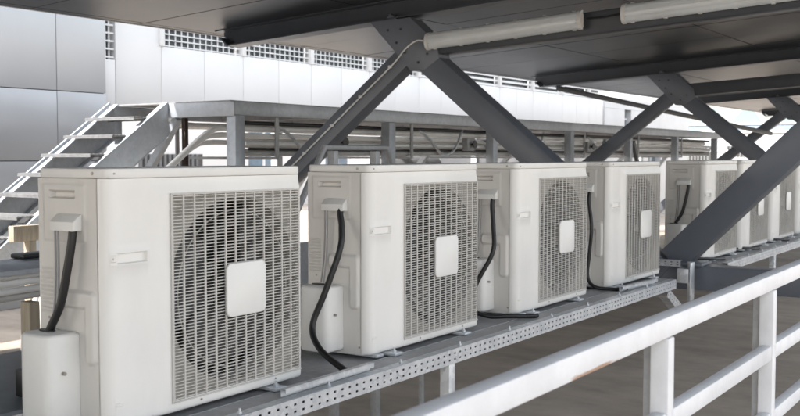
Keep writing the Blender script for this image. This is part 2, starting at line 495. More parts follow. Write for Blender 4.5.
    for dx in (0, .012):
        tube(bm, [(-.188 + dx, -.020, .534), (-.190 + dx, -.018, .44), (-.198 + dx, -.016, .34), (-.206 + dx, -.022, .262)], .0032, 6, 5)
    obj('signal_wire', bm, 'grey_wire', t)
    # feet
    for y in (.10, .62):
        for x0, x1 in ((-.06, .045), (-D - .045, -D + .06)):
            bm = B(); box(bm, (x0, y, -.012), (x1, y + .055, -.002), .002)
            xb = x1 - .022 if x0 > -.1 else x0 + .022
            cyl(bm, (xb, y + .028, -.002), (0, 0, 1), .009, .008, 6); cyl(bm, (xb, y + .028, .006), (0, 0, 1), .0045, .010, 8)
            obj('foot', bm, 'galv', t)
    bm = B(); box(bm, (-D - .03, .03, -.010), (.012, .075, -.0005), .001); obj('base_rail', bm, 'galv', t)
    return t

proto = make_unit()
ROW1 = [1.762, 2.955, 4.127, 5.261]
ROW2 = [7.00, 7.95, 8.93, 9.92]
LAB = ['largest nearest cream air conditioner in front of the galvanised stairs, leftmost of the row',
       'cream air conditioner second from the left, its thick black cable curving down onto the stand',
       'cream air conditioner third from the left, black cable looping at its foot',
       'cream air conditioner fourth from the left, just before the gap where the slanting brace lands',
       'cream air conditioner half hidden by the big slanting grey brace, first beyond the gap',
       'cream air conditioner directly beyond the slanting brace, second of the far stand',
       'small far cream air conditioner, third of the far stand near the right edge',
       'farthest cream air conditioner cut off by the right edge of the picture']
units = []
for i, y in enumerate(ROW1 + ROW2):
    if i == 0:
        proto.location = (.03, y, 0); proto['label'] = LAB[0]; units.append(proto)
    else:
        units.append(dup(proto, (.03, y, 0), LAB[i]))

def cable(unit, pts, r=.0115, seg=12):
    bm = B(); tube(bm, pts, r, seg, 8)
    obj('power_cable', bm, 'black', unit)
s0 = (-.113, -.019, .545)
cable(units[0], [s0, (-.114, -.024, .50), (-.128, -.030, .42), (-.152, -.034, .33), (-.192, -.038, .262), (-.198, -.038, .235)])
cable(units[1], [s0, (-.112, -.026, .52), (-.095, -.04, .47), (-.082, -.07, .39), (-.115, -.115, .24), (-.145, -.15, .12), (-.08, -.19, .05), (.055, -.23, .0), (.07, -.235, -.002)])
cable(units[2], [s0, (-.113, -.03, .50), (-.095, -.05, .40), (-.082, -.08, .29), (-.14, -.125, .15), (-.16, -.15, .04), (-.08, -.13, .003), (0, -.08, .003), (.06, .0, -.003), (.085, .05, -.004)], .0105)
cable(units[3], [s0, (-.113, -.035, .48), (-.09, -.05, .34), (-.10, -.05, .2), (-.11, -.05, .06), (-.06, -.06, .006), (.03, -.02, -.004), (.085, .045, -.004)], .010)
for u in units[4:]:
    cable(u, [s0, (-.114, -.024, .50), (-.128, -.030, .42), (-.152, -.034, .33), (-.192, -.038, .262), (-.198, -.038, .235)])
# loose black leads lying under the far units
for i, y in enumerate((7.15, 8.12, 9.12)):
    bm = B(); tube(bm, [(-.10, y - .25, -.004), (0, y - .16, .012), (.07, y - .04, .004), (.10, y + .10, -.004)], .011, 8, 6)
    tag(obj('loose_cable', bm, 'black'), ['black cable end lying on the stand below the half hidden unit behind the brace',
        'black cable end lying on the stand below the second unit past the brace',
        'black cable end lying on the stand below the third unit past the brace'][i], 'cable', 'black cable ends on the far stand')

# ================================================================ EQUIPMENT STANDS
def stand(y0, y1, posts, label):
    t = thing('equipment_stand', label, 'equipment stand', (0, y0, 0), 'slotted steel stands carrying the units')
    L = y1 - y0
    bm = B(); strut(bm, L, .056, .041); bmesh.ops.translate(bm, verts=bm.verts[:], vec=(.19, 0, -.010))
    bmesh.ops.remove_doubles(bm, verts=bm.verts[:], dist=.0004)
    sc_ = obj('slotted_channel', bm, 'galv', t, smooth=False)
    bm = B(); box(bm, (.176, .01, -.0625), (.184, L - .03, -.0135)); obj('slot_shade_strip', bm, 'black', sc_, smooth=False)  # black strip that paints the shade inside the slots
    bm = B(); strut(bm, L, .041, .041); bmesh.ops.translate(bm, verts=bm.verts[:], vec=(-.33, 0, -.020))
    obj('rear_channel', bm, 'galv', t, smooth=False)
    bm = B(); box(bm, (-.328, 0, -.024), (.052, L, -.0185)); 
    box(bm, (.056, 0, -.022), (.148, L, -.0145), .0015)
    box(bm, (.052, 0, -.030), (.0555, L, -.0125))
    obj('deck_sheet', bm, 'galv_dull', t, smooth=False)
    for yy in posts:
        bm = B(); box(bm, (.140, yy - .022 - y0, FZ), (.184, yy + .022 - y0, -.067), .003)
        box(bm, (.110, yy - .06 - y0, FZ), (.214, yy + .06 - y0, FZ + .008))
        obj('post', bm, 'galv', t)
    k = 0.35
    while k < L:
        bm = B(); box(bm, (-.33, k - .02, -.060), (.147, k + .02, -.0255)); obj('cross_channel', bm, 'galv', t); k += 1.1
    for k in range(int(L / .42)):
        bm = B(); cyl(bm, (.165, .2 + k * .42, -.0105), (0, 0, 1), .0075, .006, 6); cyl(bm, (.165, .2 + k * .42, -.005), (0, 0, 1), .004, .010, 8)
        obj('bolt', bm, 'galv', t)
    return t
stand(-.6, 5.95, [.8, 3.29], 'near galvanised steel stand with rows of slots under the four nearest units')
stand(7.02, 13.4, [8.40, 10.9], 'far galvanised steel stand under the units beyond the slanting brace')
# loose channel offcut lying on the stand between units one and two
def offcut(a, b, label):
    bm = B(); a = Vector(a); b = Vector(b); d = (b - a).normalized(); s = Vector((d.y, -d.x, 0))
    beam(bm, a + Vector((0, 0, .026)), b + Vector((0, 0, .026)), .022, .003, s)
    beam(bm, a + s * .0095 + Vector((0, 0, .018)), b + s * .0095 + Vector((0, 0, .018)), .003, .012, s)
    beam(bm, a - s * .0095 + Vector((0, 0, .012)), b - s * .0095 + Vector((0, 0, .012)), .003, .025, s)
    tag(obj('channel_offcut', bm, 'galv'), label, 'metal offcut', 'channel offcuts lying on the stand')
offcut((.150, 2.33, -.0085), (.150, 2.80, -.0085), 'bright channel offcut lying on the stand beside the black cable end')
offcut((.120, 5.20, -.0085), (.155, 5.66, -.0085), 'bright channel offcut lying by the fourth unit near the brace foot')
# bracket cluster at the brace foot
t = thing('slotted_bracket', 'galvanised slotted bracket under the foot of the slanting brace', 'bracket', (.1, 6.3, 0))
def pstrut(name, a, b, w=.041):
    a = Vector(a); b = Vector(b); L = (b - a).length
    bm = B(); strut(bm, L, w, w)
    y = (b - a).normalized(); x = Vector((1, 0, 0)); x = (x - y * x.dot(y)).normalized(); z = x.cross(y)
    Mx = Matrix((x, y, z)).transposed().to_4x4(); Mx.translation = a - Vector(t.location)
    bmesh.ops.transform(bm, matrix=Mx, verts=bm.verts[:])
    obj(name, bm, 'galv', t, smooth=False)
pstrut('slotted_arm', (.17, 5.84, -.055), (.16, 6.33, -.30), .056)
pstrut('slotted_arm', (.16, 6.33, -.295), (.19, 7.06, -.15))
bm = B(); strut(bm, .44); 
bmesh.ops.rotate(bm, verts=bm.verts[:], cent=(0, 0, 0), matrix=Matrix.Rotation(R(-90), 3, 'Z'))
bmesh.ops.translate(bm, verts=bm.verts[:], vec=Vector((-.36, 6.33, .062)) - Vector(t.location))
obj('cross_channel', bm, 'galv', t, smooth=False)
bm = B(); box(bm, (.02, .052, -.20), (.062, .060, .055), .001); box(bm, (.056, -.02, -.20), (.064, .05, .055), .001)
box(bm, (-.02, -.03, -.075), (.05, .045, .015), .001)
obj('end_plate', bm, 'galv', t)

# ================================================================ STEEL FRAMES
def chord_z(X): return 1.78 + .06 * (X + 2.3)
def frame(Y, label, light=True):
    t = thing('steel_truss', label, 'steel truss', (0, Y, 0), 'slanting steel trusses carrying the canopy')
    w = .165; hh = .18
    # I-section top chord with tapered tip
    bm = B()
    x0, x1 = -4.05, 2.45
    prism(bm, [(x0, chord_z(x0) + .10), (x0 + .16, chord_z(x0 + .16) + .012), (x1, chord_z(x1) + .012), (x1, chord_z(x1) + .138), (x0, chord_z(x0) + .138)], 1, -.012, .012)
    prism(bm, [(x0 + .1, chord_z(x0 + .1)), (x1, chord_z(x1)), (x1, chord_z(x1) + .0118), (x0 + .1, chord_z(x0 + .1) + .0118)], 1, -.085, .085)
    prism(bm, [(x0 - .04, chord_z(x0) + .1385), (x1, chord_z(x1) + .1385), (x1, chord_z(x1) + .148), (x0 - .04, chord_z(x0) + .148)], 1, -.085, .085)
    prism(bm, [(x0 + .02, chord_z(x0) + .075), (x0 + .1, chord_z(x0 + .1) - .002), (x0 + .112, chord_z(x0 + .1) + .006), (x0 + .032, chord_z(x0) + .083)], 1, -.085, .085)
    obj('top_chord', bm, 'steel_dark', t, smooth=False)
    # diagonals
    bm = B(); beam(bm, (-2.30, 0, 1.76), (-.07, 0, -.055), w, hh, (0, 1, 0), .006)
    obj('diagonal_brace', bm, 'steel_paint', t)
    bm = B(); beam(bm, (-2.12, -.002, 1.495), (-4.97, -.002, FZ - .0 + .02), w * .93, hh * .86, (0, 1, 0), .006)
    obj('diagonal_brace', bm, 'steel_paint', t)
    bm = B(); beam(bm, (-.02, .002, .045), (1.93, .002, 1.975), w, hh, (0, 1, 0), .006)
    obj('diagonal_brace', bm, 'steel_paint', t)
    bm = B(); box(bm, (-5.12, -.14, FZ), (-4.82, .14, FZ + .03), .004); obj('foot_plate', bm, 'steel_paint', t)
    # tie with lamp fixings
    tz = lambda X: 1.50 + .055 * (X + 1.7)
    bm = B(); prism(bm, [(-2.02, tz(-2.02)), (1.60, tz(1.60)), (1.76, tz(1.6) + .155), (-2.15, tz(-2.15) + .155)], 1, -.07, .07, .004)
    obj('tie_beam', bm, 'steel_dark', t)
    # gusset and fillet at the node
    bm = B(); prism(bm, [(-2.43, 1.775), (-2.30, 1.64), (-2.05, 1.38), (-1.93, 1.38), (-1.80, 1.46), (-1.82, 1.58), (-2.06, 1.785)], 1, -.0845, -.0835+.167, .003)
    obj('gusset', bm, 'steel_paint', t)
    for (bx_, bz_) in ((-2.26, 1.70), (-2.18, 1.60), (-2.10, 1.52), (-1.98, 1.44), (-1.90, 1.50), (-2.14, 1.70)):
        bm = B(); cyl(bm, (bx_, -.083, bz_), (0, -1, 0), .010, .009, 6); obj('bolt', bm, 'steel_dark', t)
    for (bx_, bz_) in ((.02, -.02), (.30, -.02), (.02, -.09), (.30, -.09)):
        bm = B(); cyl(bm, (bx_, -.0745, bz_), (0, -1, 0), .008, .008, 6); obj('bolt', bm, 'steel_paint', t)
    # base beam
    bm = B(); box(bm, (-.34, -.075, -.135), (2.42, .075, .022), .004)
    obj('base_beam', bm, 'steel_paint', t)
    bm = B(); box(bm, (-.20, -.11, .0235), (.20, .11, .040), .002); 
    obj('foot_plate', bm, 'steel_paint', t)
    bm = B(); box(bm, (2.2, -.08, FZ), (2.36, .08, chord_z(2.2)), .006)
    box(bm, (2.1, -.15, FZ), (2.46, .15, FZ + .02))
    obj('outer_post', bm, 'steel_paint', t)
    return t
FR = [6.50, 12.66, 18.8, 24.95]
frame(FR[0], 'nearest slate grey steel frame whose braces stand between the fourth and fifth units')
frame(FR[1], 'second slate grey steel frame with braces crossing in front of the distant white building')
frame(FR[2], 'third slate grey steel frame seen small at the right below the canopy')
frame(FR[3], 'farthest slate grey steel frame at the end of the canopy, mostly hidden')

# thin wind brace rods
for (a, b, lab) in (((-3.75, 12.72, 1.665), (-2.30, 18.6, 1.13), 'dark slender bracing bar running from the second frame down to the third frame'),):
    bm = B(); beam(bm, a, b, .05, .065, (1, 0, 0), .004)
    tag(obj('bracing_bar', bm, 'steel_dark'), lab, 'bracing bar')

# cable clipped to the near left brace
bm = B()
da = Vector((-2.12, 0, 1.495)); db = Vector((-4.97, 0, -.72)); d = (db - da).normalized()
pts = [Vector((-1.93, 6.405, 1.60)), Vector((-2.0, 6.408, 1.60)), Vector((-2.10, 6.408, 1.54))] + [Vector((da.x, 6.409, da.z + .01)) + d * k for k in (.12, .6, 1.1, 1.6, 2.0, 2.6)]
tube(bm, pts, .0065, 8, 5)
cb = tag(obj('lamp_cable', bm, 'insul'), 'thin pale cable clipped along the nearest left brace from the lamp', 'cable')
for k in (.14, .50, .86, 1.22, 1.60, 2.0):
    p = Vector((da.x, 6.404, da.z + .01)) + d * k
    bm = B(); box(bm, p - Vector((.016, .009, .010)), p + Vector((.016, .008, .010)), .003); obj('cable_clip', bm, 'insul', cb)

# lamps
def lamp(Y, X0, label):
    t = thing('batten_lamp', label, 'lamp', (X0, Y, 1.585 + .055 * (X0 + 1.9)), 'unlit tube lamps on the tie beams')
    L = 1.235; n = .055
    def sl(x, z): return (x, z + n * x)
    bm = B(); prism(bm, [sl(0.01, -.045), sl(L - .01, -.045), sl(L - .01, .045), sl(.01, .045)], 1, -.045, -.0, .004)
    obj('housing', bm, 'lamp_body', t)
    # diffuser: half-round profile swept along x
    bm = B(); prof = [(-.062, -.046)] + [(.062 * math.cos(R(a)) , -.046 - .055 * math.sin(R(a)) ** .8) for a in range(175, 0, -12)] + [(.062, -.046)]
    rings = []
    xs = [0, .006, .02] + frange(.05, L - .05, 10) + [L - .02, L - .006, L]
    for i, x in enumerate(xs):
        s = {0: .72, 1: .9}.get(min(i, len(xs) - 1 - i), 1.0)
        rings.append([bm.verts.new((x, -.046 + (y + .046) * s, z * (s * .3 + .7) + n * x)) for z, y in prof])
    for a, b in zip(rings, rings[1:]):
        for k in range(len(prof) - 1): bm.faces.new((a[k], a[k + 1], b[k + 1], b[k]))
    bm.faces.new(rings[0]); bm.faces.new(rings[-1][::-1])
    bmesh.ops.recalc_face_normals(bm, faces=bm.faces[:])
    obj('diffuser', bm, 'diffuser', t, angle=60)
    for xa, xb in ((-.004, .022), (L - .022, L + .004)):
        bm = B(); pr = [(.066 * math.cos(R(a)), -.046 - .060 * math.sin(R(a)) ** .8) for a in range(180, -1, -12)]
        va = [bm.verts.new((xa, y, z + n * xa)) for z, y in pr]; vb = [bm.verts.new((xb, y, z + n * xb)) for z, y in pr]
        for q in range(len(pr) - 1): bm.faces.new((va[q], va[q + 1], vb[q + 1], vb[q]))
        bm.faces.new(va); bm.faces.new(vb[::-1]); bmesh.ops.recalc_face_normals(bm, faces=bm.faces[:])
        obj('end_cap', bm, 'lamp_body', t, angle=60)
    for zz in (-.030, .0, .030):
        yy_ = -.046 - .055 * math.sin(math.acos(zz / .062)) ** .8
        bm = B(); prism(bm, [(.025, zz - .0012 + n * .025), (L - .025, zz - .0012 + n * (L - .025)), (L - .025, zz + .0012 + n * (L - .025)), (.025, zz + .0012 + n * .025)], 1, yy_ - .0022, yy_ + .004)
        obj('rib', bm, 'lamp_body', t)
    for k in range(6):
        x = .06 + k * (L - .12) / 5
        for z in (-.061, .061):
            bm = B(); box(bm, (x - .012, -.060, z - .005 + n * x), (x + .012, -.036, z + .005 + n * x), .002)
            obj('clip', bm, 'lamp_body', t)
    for x in (.03, L - .03):
        for z in (-.02, .018):
            bm = B(); cyl(bm, (x, -.092, z + n * x), (0, -1, 0), .004, .006, 8); obj('end_screw', bm, 'black', t)
    return t
lamp(6.43, -1.87, 'unlit grey tube lamp nearest the meeting point of the near braces')
lamp(6.43, -.34, 'unlit grey tube lamp at the top right, running out of the picture')
bm = B(); tube(bm, [(-.61, 6.40, 1.665), (-.5, 6.415, 1.668), (-.37, 6.40, 1.68)], .006, 8, 4)
tag(obj('link_cable', bm, 'black'), 'short black cable joining the two tube lamps', 'cable')

# ================================================================ CANOPY
def ceil_z(X): return 1.93 + .06 * (X + 2.3)
t = thing('canopy_roof', 'low sloping canopy roof with grey glossy sheet soffit on steel frames', 'canopy roof', (0, 0, 0))
bm = B()
X0, X1, Y0, Y1 = -4.27, 2.55, -20.0, 27.0  # roof runs on unseen behind the camera, lengthened to shade the unit sides
g = .013; px = 1.62; py = 1.04
x = X0 + .09; i = 0
xs = []
while x < X1 - .1: xs.append((x, min(x + px, X1 - .02))); x += px
xs = [(X0 + .01, X0 + .09)] + xs
for (xa, xb) in xs:
    y = 4.66 - 23 * py
    while y < Y1:
        yb = min(y + py, Y1)
        jz = random.uniform(-.0015, .0015)
        a, b = xa + g / 2, xb - g / 2
        prism(bm, [(a, ceil_z(a) + jz), (b, ceil_z(b) + jz + random.uniform(-.001, .001)), (b, ceil_z(b) + .02), (a, ceil_z(a) + .02)], 1, y + g / 2, yb - g / 2)
        y += py
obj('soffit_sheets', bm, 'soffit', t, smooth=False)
bm = B(); prism(bm, [(X0 + .02, ceil_z(X0 + .02) + .021), (X1 - .01, ceil_z(X1 - .01) + .021), (X1 - .01, ceil_z(X1 - .01) + .024), (X0 + .02, ceil_z(X0 + .02) + .024)], 1, Y0 - .7, Y1 - .01)
obj('backing_sheet', bm, 'joint', t, smooth=False)
bm = B(); prism(bm, [(X0, ceil_z(X0) + .025), (X1, ceil_z(X1) + .025), (X1, ceil_z(X1) + .075), (X0, ceil_z(X0) + .075)], 1, Y0 - .8, Y1)
obj('roof_sheet', bm, 'galv_dull', t, smooth=False)
bm = B(); prism(bm, [(X0 - .012, ceil_z(X0) - .004), (X0 + .008, ceil_z(X0) - .004), (X0 + .008, ceil_z(X0) + .024), (X0 - .012, ceil_z(X0) + .08)], 1, Y0 - .8, Y1)
obj('edge_trim', bm, 'galv_dull', t, smooth=False)

# ================================================================ WHITE RAILING
t = thing('white_railing', 'white painted steel railing with rusty patches in the right foreground', 'railing', (1.41, 0, 0))
RY0, RY1 = .25, 14.0
bm = B(); box(bm, (-.020, RY0, .339), (.020, RY1, .386), .005); obj('top_rail', bm, 'rail', t)
for z in (.152, -.048):
    ys = [RY0] + [1.20 + .93 * k for k in range(14) if 1.20 + .93 * k < RY1] + [RY1]
    for a, b in zip(ys, ys[1:]):
        bm = B(); box(bm, (-.015, a + .0205, z - .022), (.017, b - .0205, z + .022), .004); obj('mid_rail', bm, 'white_paint', t)
for k in range(14):
    y = 1.20 + .93 * k
    if y < RY1:
        bm = B(); box(bm, (-.022, y - .020, FZ), (.020, y + .020, .337), .004)
        obj('post', bm, 'white_paint', t)
        bm = B(); box(bm, (-.045, y + .004, FZ), (-.0225, y + .010, .336)); obj('post_flange', bm, 'galv_dull', t)  # grey colour stands in for shade on this flange
        
# ================================================================ MEZZANINE PLATFORM + STAIRS
PZ = 1.165
MX = -3.35; MY = 5.87
t = thing('walkway_platform', 'galvanised steel walkway platform on square legs behind the units', 'walkway', (MX, MY, 0))
def ch(bm, lo, hi, open_to=-1):   # channel: web plus two flanges, along Y; web at lo.x/hi.x outer
    pass
ME = 19.2 - MY
bm = B(); box(bm, (-.012, 0, PZ - .105), (0, ME, PZ), .002); box(bm, (-.06, .0, PZ - .012), (-.0125, ME, PZ), .001); box(bm, (-.06, 0, PZ - .105), (-.0125, ME, PZ - .093), .001)
obj('edge_beam', bm, 'galv_blue', t)
bm = B(); box(bm, (-.79, -.012, PZ - .115), (.0, -.001, PZ - .002), .002); obj('end_beam', bm, 'galv_blue', t)
bm = B(); box(bm, (-1.48, 0, PZ - .105), (-1.43, ME, PZ), .002); obj('rear_beam', bm, 'galv_blue', t)
for k in range(int(ME / 1.07) + 1):
    y = .3 + k * 1.07
    if y < ME - .1:
        bm = B(); box(bm, (-1.43, y - .03, PZ - .095), (-.061, y + .03, PZ - .015)); obj('joist', bm, 'galv_dull', t)
bm = B(); box(bm, (-1.43, 0.01, PZ + .0005), (-.06, ME, PZ + .012)); obj('deck', bm, 'galv_dull', t)
yy = [5.93, 8.09, 10.2, 12.35, 14.5, 16.65, 18.9]
for y in yy:
    bm = B(); box(bm, (-.10, y - MY - .055, FZ), (-.002, y - MY + .055, PZ - .107), .005); box(bm, (-.16, y - MY - .12, FZ), (.06, y - MY + .12, FZ + .012))
    obj('leg', bm, 'galv_blue', t)
    bm = B(); box(bm, (-1.53, y - MY - .045, FZ), (-1.44, y - MY + .045, PZ - .107), .005); obj('leg', bm, 'galv_blue', t)
    bm = B(); beam(bm, (-1.43, y - MY, FZ + .9), (-.7, y - MY, PZ - .12), .06, .06); obj('knee_brace', bm, 'galv_blue', t)
bm = B(); beam(bm, (-.05, 12.9 - MY, .1), (-.05, 13.6 - MY, .95), .05, .06, (1, 0, 0)); obj('knee_brace', bm, 'galv_blue', t)
bm = B(); beam(bm, (-.05, 15.2 - MY, .1), (-.05, 14.7 - MY, .95), .05, .06, (1, 0, 0)); obj('knee_brace', bm, 'steel_dark', t)
# dark thin prop
bm = B(); box(bm, (-4.03, 5.95, FZ), (-3.99, 5.99, PZ - .117), .003)
tag(obj('rusty_prop', bm, 'rust_brown'), 'thin rusty dark brown prop beneath the platform beside the stairs', 'prop')

# stairs descending towards -Y
t = thing('metal_stairs', 'galvanised open metal stairs climbing up to the walkway platform', 'stairs', (-4.42, MY, 0))
sl = .685
def stringer(X, name='stringer'):
    L = (PZ - FZ) / sl
    bm = B()
    top = lambda y: PZ + sl * y       # y negative
    hd = .24
    y1 = -.015; y0 = -L
    prism(bm, [(y1, top(y1)), (y1, top(y1) - hd), (y0, top(y0) - hd * .0), (y0 + .0, top(y0) + .005)] if False else
          [(y1, PZ), (y1, PZ - .26), (y0 + .38, FZ), (y0, FZ)], 0, X - .004, X + .004)
    for off in (0.0, -.0):
        a = (X - .028 if X < 0 else X - .028, y0, FZ + .004); b = (a[0], y1, PZ + .004)
    beam(bm, (X - .026 if X > 0 else X + .026, y0, FZ + .008), (X - .026 if X > 0 else X + .026, y1, PZ + .008), .060, .012, (1, 0, 0), .001)
    beam(bm, (X - .026 if X > 0 else X + .026, y0 + .36, FZ + .004), (X - .026 if X > 0 else X + .026, y1, PZ - .262), .060, .010, (1, 0, 0), .001)
    return obj(name, bm, 'galv_blue', t, smooth=False)
stringer(.33); stringer(-.33)
k = 1
while PZ - .150 * k > FZ + .05:
    z = PZ - .150 * k + .032; y = -(.150 * k - .032) / sl + .02
    bm = B(); box(bm, (-.300, y - .20, z - .008), (.298, y + .045, z + .0), .001)
    box(bm, (-.300, y - .20, z - .024), (.298, y - .192, z - .0085)); box(bm, (-.300, y + .037, z - .024), (.298, y + .045, z - .0085))
    for q in range(7): box(bm, (-.30, y - .19 + q * .035, z + .0005), (.298, y - .18 + q * .035, z + .004))
    obj('tread', bm, 'tread_galv', t, smooth=False); k += 1
# thin handrail line beside the far stringer
bm = B(); beam(bm, (-.37, -2.7, FZ + .04), (-.37, -.03, PZ + .02), .02, .02, (1, 0, 0)); obj('edge_strip', bm, 'galv_blue', t)

# pipe bundles under platform, then down along the stairs
def pipe_path(X, z, r, name, m, label, bend=True, y_end=18.9, ysplit=5.95, dz=0.0, corr=False, steep=False):
    far = [(X, y_end, z)]
    pts = [(X, y_end - k * (y_end - ysplit - .35) / 8, z + .004 * math.sin(k * 2.3 + X * 9)) for k in range(9)]
    if bend:
        if steep:
            pts[-1] = (X, 6.6, z); f = lambda y: PZ + .685 * (y - 5.87) - .115 - (1.0 - z)
            pts += [(X, 6.15, z), (X, 5.85, f(5.85)), (X, 5.2, f(5.2)), (X, 4.4, f(4.4)), (X, 3.9, f(3.9))]
        else:
            pts[-1] = (X, 6.5, z)
            pts += [(X, 6.12, z), (X - .02, 5.93, z - .05), (X - .03, 5.5, z - .34), (X - .03, 4.9, z - .75), (X - .03, 4.5, z - 1.02)]
        e = pts[-1]; pts += [(e[0], e[1] - .15, e[2] - .16), (e[0], e[1] - .2, FZ + .03)]
    else:
        pts += [(X, ysplit + .05, z)]
    bm = B()
    if corr:
        P = []
        a = Vector(pts[0]); b = Vector(pts[-1]); n = int((b - a).length / .02)
        P = [a.lerp(b, q / n) for q in range(n + 1)]
        tube(bm, P, r, 12, 0, rf=lambda i: r * (1.0 if i % 2 else .90))
    else:
        tube(bm, pts, r, 12, 4)
    return tag(obj(name, bm, m), label, 'pipe', 'pipes carried under the walkway platform')
pipe_path(-3.70, .965, .026, 'insulated_pipe', 'insul', 'pale insulated pipe nearest the platform edge, bending down beside the stairs')
pipe_path(-3.79, .905, .024, 'insulated_pipe', 'insul', 'pale insulated pipe second from the platform edge, bending down by the stairs')
pipe_path(-3.88, .845, .022, 'insulated_pipe', 'insul', 'slimmer pale insulated pipe low under the platform, bending down by the stairs')
pipe_path(-4.165, 1.0, .022, 'insulated_pipe', 'insul', 'pale insulated pipe seen between the stair treads', steep=True)
pipe_path(-4.225, .995, .022, 'insulated_pipe', 'insul', 'middle pale insulated pipe seen between the stair treads', steep=True)
pipe_path(-4.285, .99, .022, 'insulated_pipe', 'insul_grey', 'grey insulated pipe farthest in between the stair treads', steep=True)
pipe_path(-3.60, .965, .034, 'corrugated_duct', 'insul', 'white corrugated duct just below the platform edge beam', bend=False, ysplit=6.15, corr=True)
pipe_path(-3.52, .755, .022, 'straight_pipe', 'insul_grey', 'grey straight pipe lowest below the platform edge beam', bend=False, ysplit=6.05)
pipe_path(-3.62, .775, .024, 'straight_pipe', 'insul', 'pale straight pipe low below the platform behind the duct', bend=False, ysplit=6.05)
pipe_path(-3.50, 1.005, .018, 'conduit', 'black', 'thin black conduit tucked under the platform edge beam', bend=False, ysplit=6.05)
for k, (X_, z_, r_, m_, lab) in enumerate(((-3.50, .905, .017, 'insul', 'slim pale pipe just under the corrugated duct nearest the walkway edge'),
        (-3.56, .865, .015, 'insul_grey', 'slim grey pipe under the corrugated duct, second from the walkway edge'),
        (-3.49, .835, .020, 'insul', 'pale pipe midway down the bundle below the walkway edge'),
        (-3.60, .825, .022, 'insul', 'pale pipe tucked behind the midway pipe of the walkway bundle'),
        (-3.50, .790, .012, 'black', 'thin black pipe between the pale ones of the walkway bundle'))):
    pipe_path(X_, z_, r_, 'thin_pipe', m_, lab, bend=False, ysplit=6.02 + .03 * k)
t = thing('pipe_hangers', 'dark steel hangers holding the pipes under the platform', 'pipe hangers', (0, 0, 0))
for y in (6.5, 8.6, 10.8, 13.0, 15.1, 17.2):
    bm = B(); box(bm, (-4.65, y - .02, .705), (-3.47, y + .02, .727)); box(bm, (-3.47, y - .02, .705), (-3.455, y + .02, 1.058)); box(bm, (-4.665, y - .02, .705), (-4.65, y + .02, 1.066))
    obj('hanger', bm, 'galv_dull', t, smooth=False)

t = thing('storage_tank', 'rounded pale grey tank lying low under the walkway behind the second unit', 'tank', (-5.0, 10.6, 0))
bm = B(); prof_ = [(-.78, .06), (-.76, .20), (-.70, .30), (-.60, .35), (.60, .35), (.70, .30), (.76, .20), (.78, .06)]
rg = [[bm.verts.new((r_ * math.cos(2 * math.pi * k / 28), y_, .48 + r_ * math.sin(2 * math.pi * k / 28))) for k in range(28)] for y_, r_ in prof_]
for a_, b_ in zip(rg, rg[1:]):
    for k in range(28): bm.faces.new((a_[k], a_[(k + 1) % 28], b_[(k + 1) % 28], b_[k]))
bm.faces.new(rg[0][::-1]); bm.faces.new(rg[-1]); bmesh.ops.recalc_face_normals(bm, faces=bm.faces[:])
obj('shell', bm, 'far_wall', t)
for q in (-.45, .45):
    bm = B(); box(bm, (-.28, q - .04, FZ), (.28, q + .04, .20), .005); obj('saddle', bm, 'galv_dull', t)
bm = B(); tube(bm, [(0, 0, .82), (0, 0, .95), (.06, 0, 1.0), (.5, 0, 1.0)], .03, 10, 4); obj('outlet_pipe', bm, 'galv', t)
for k, (y_, x_, lab) in enumerate(((6.95, -3.47, 'looped silver flexible conduit hanging by the first walkway leg'), (9.2, -3.46, 'looped silver flexible conduit hanging past the second walkway leg'),
        (11.3, -3.47, 'looped silver flexible conduit hanging past the third walkway leg'), (13.6, -3.46, 'looped silver flexible conduit hanging past the fourth walkway leg'))):
    bm = B(); tube(bm, [(x_ - .05, y_ - .45, 1.02), (x_, y_ - .25, .90), (x_, y_, .72 + .03 * (k % 2)), (x_, y_ + .25, .80), (x_ - .04, y_ + .5, 1.03)], .014, 8, 6)
    tag(obj('flexible_conduit', bm, 'galv'), lab, 'conduit', 'flexible conduits hanging under the walkway')
for k, (y_, lab) in enumerate(((7.35, 'small grey valve box on the walkway pipes nearest the stairs'), (9.75, 'small grey valve box on the walkway pipes between the near braces'), (13.1, 'small grey valve box on the walkway pipes behind the near right brace'))):
    t = thing('valve_box', lab, 'valve', (-3.47, y_, .86), 'valve boxes on the walkway pipes')
    bm = B(); box(bm, (-.02, -.09, -.07), (.06, .09, .07), .012); obj('body', bm, 'galv_dull', t)
    bm = B(); cyl(bm, (.061, 0, 0), (1, 0, 0), .012, .04, 8); cyl(bm, (.095, 0, 0), (1, 0, 0), .045, .01, 16); obj('hand_wheel', bm, 'black', t)

# small tubular guard frame behind the second unit
t = thing('pipe_guard', 'small galvanised tubular guard frame behind the second unit', 'guard frame', (-.9, 4.15, 0))
bm = B(); tube(bm, [(0, -.62, FZ), (0, -.60, .30), (0, -.27, .775), (0, .27, .775), (0, .60, .30), (0, .62, FZ)], .016, 10)
obj('hoop', bm, 'galv_dull', t)
for y in (-.2, .16):
    bm = B(); box(bm, (-.02, y - .02, FZ), (.02, y + .02, .758), .003); obj('upright', bm, 'galv_dull', t)
bm = B(); box(bm, (-.008, -.57, -.2), (.008, .57, .32)); obj('panel', bm, 'galv_blue', t)

# ================================================================ WALLS BEHIND
WX = -6.40
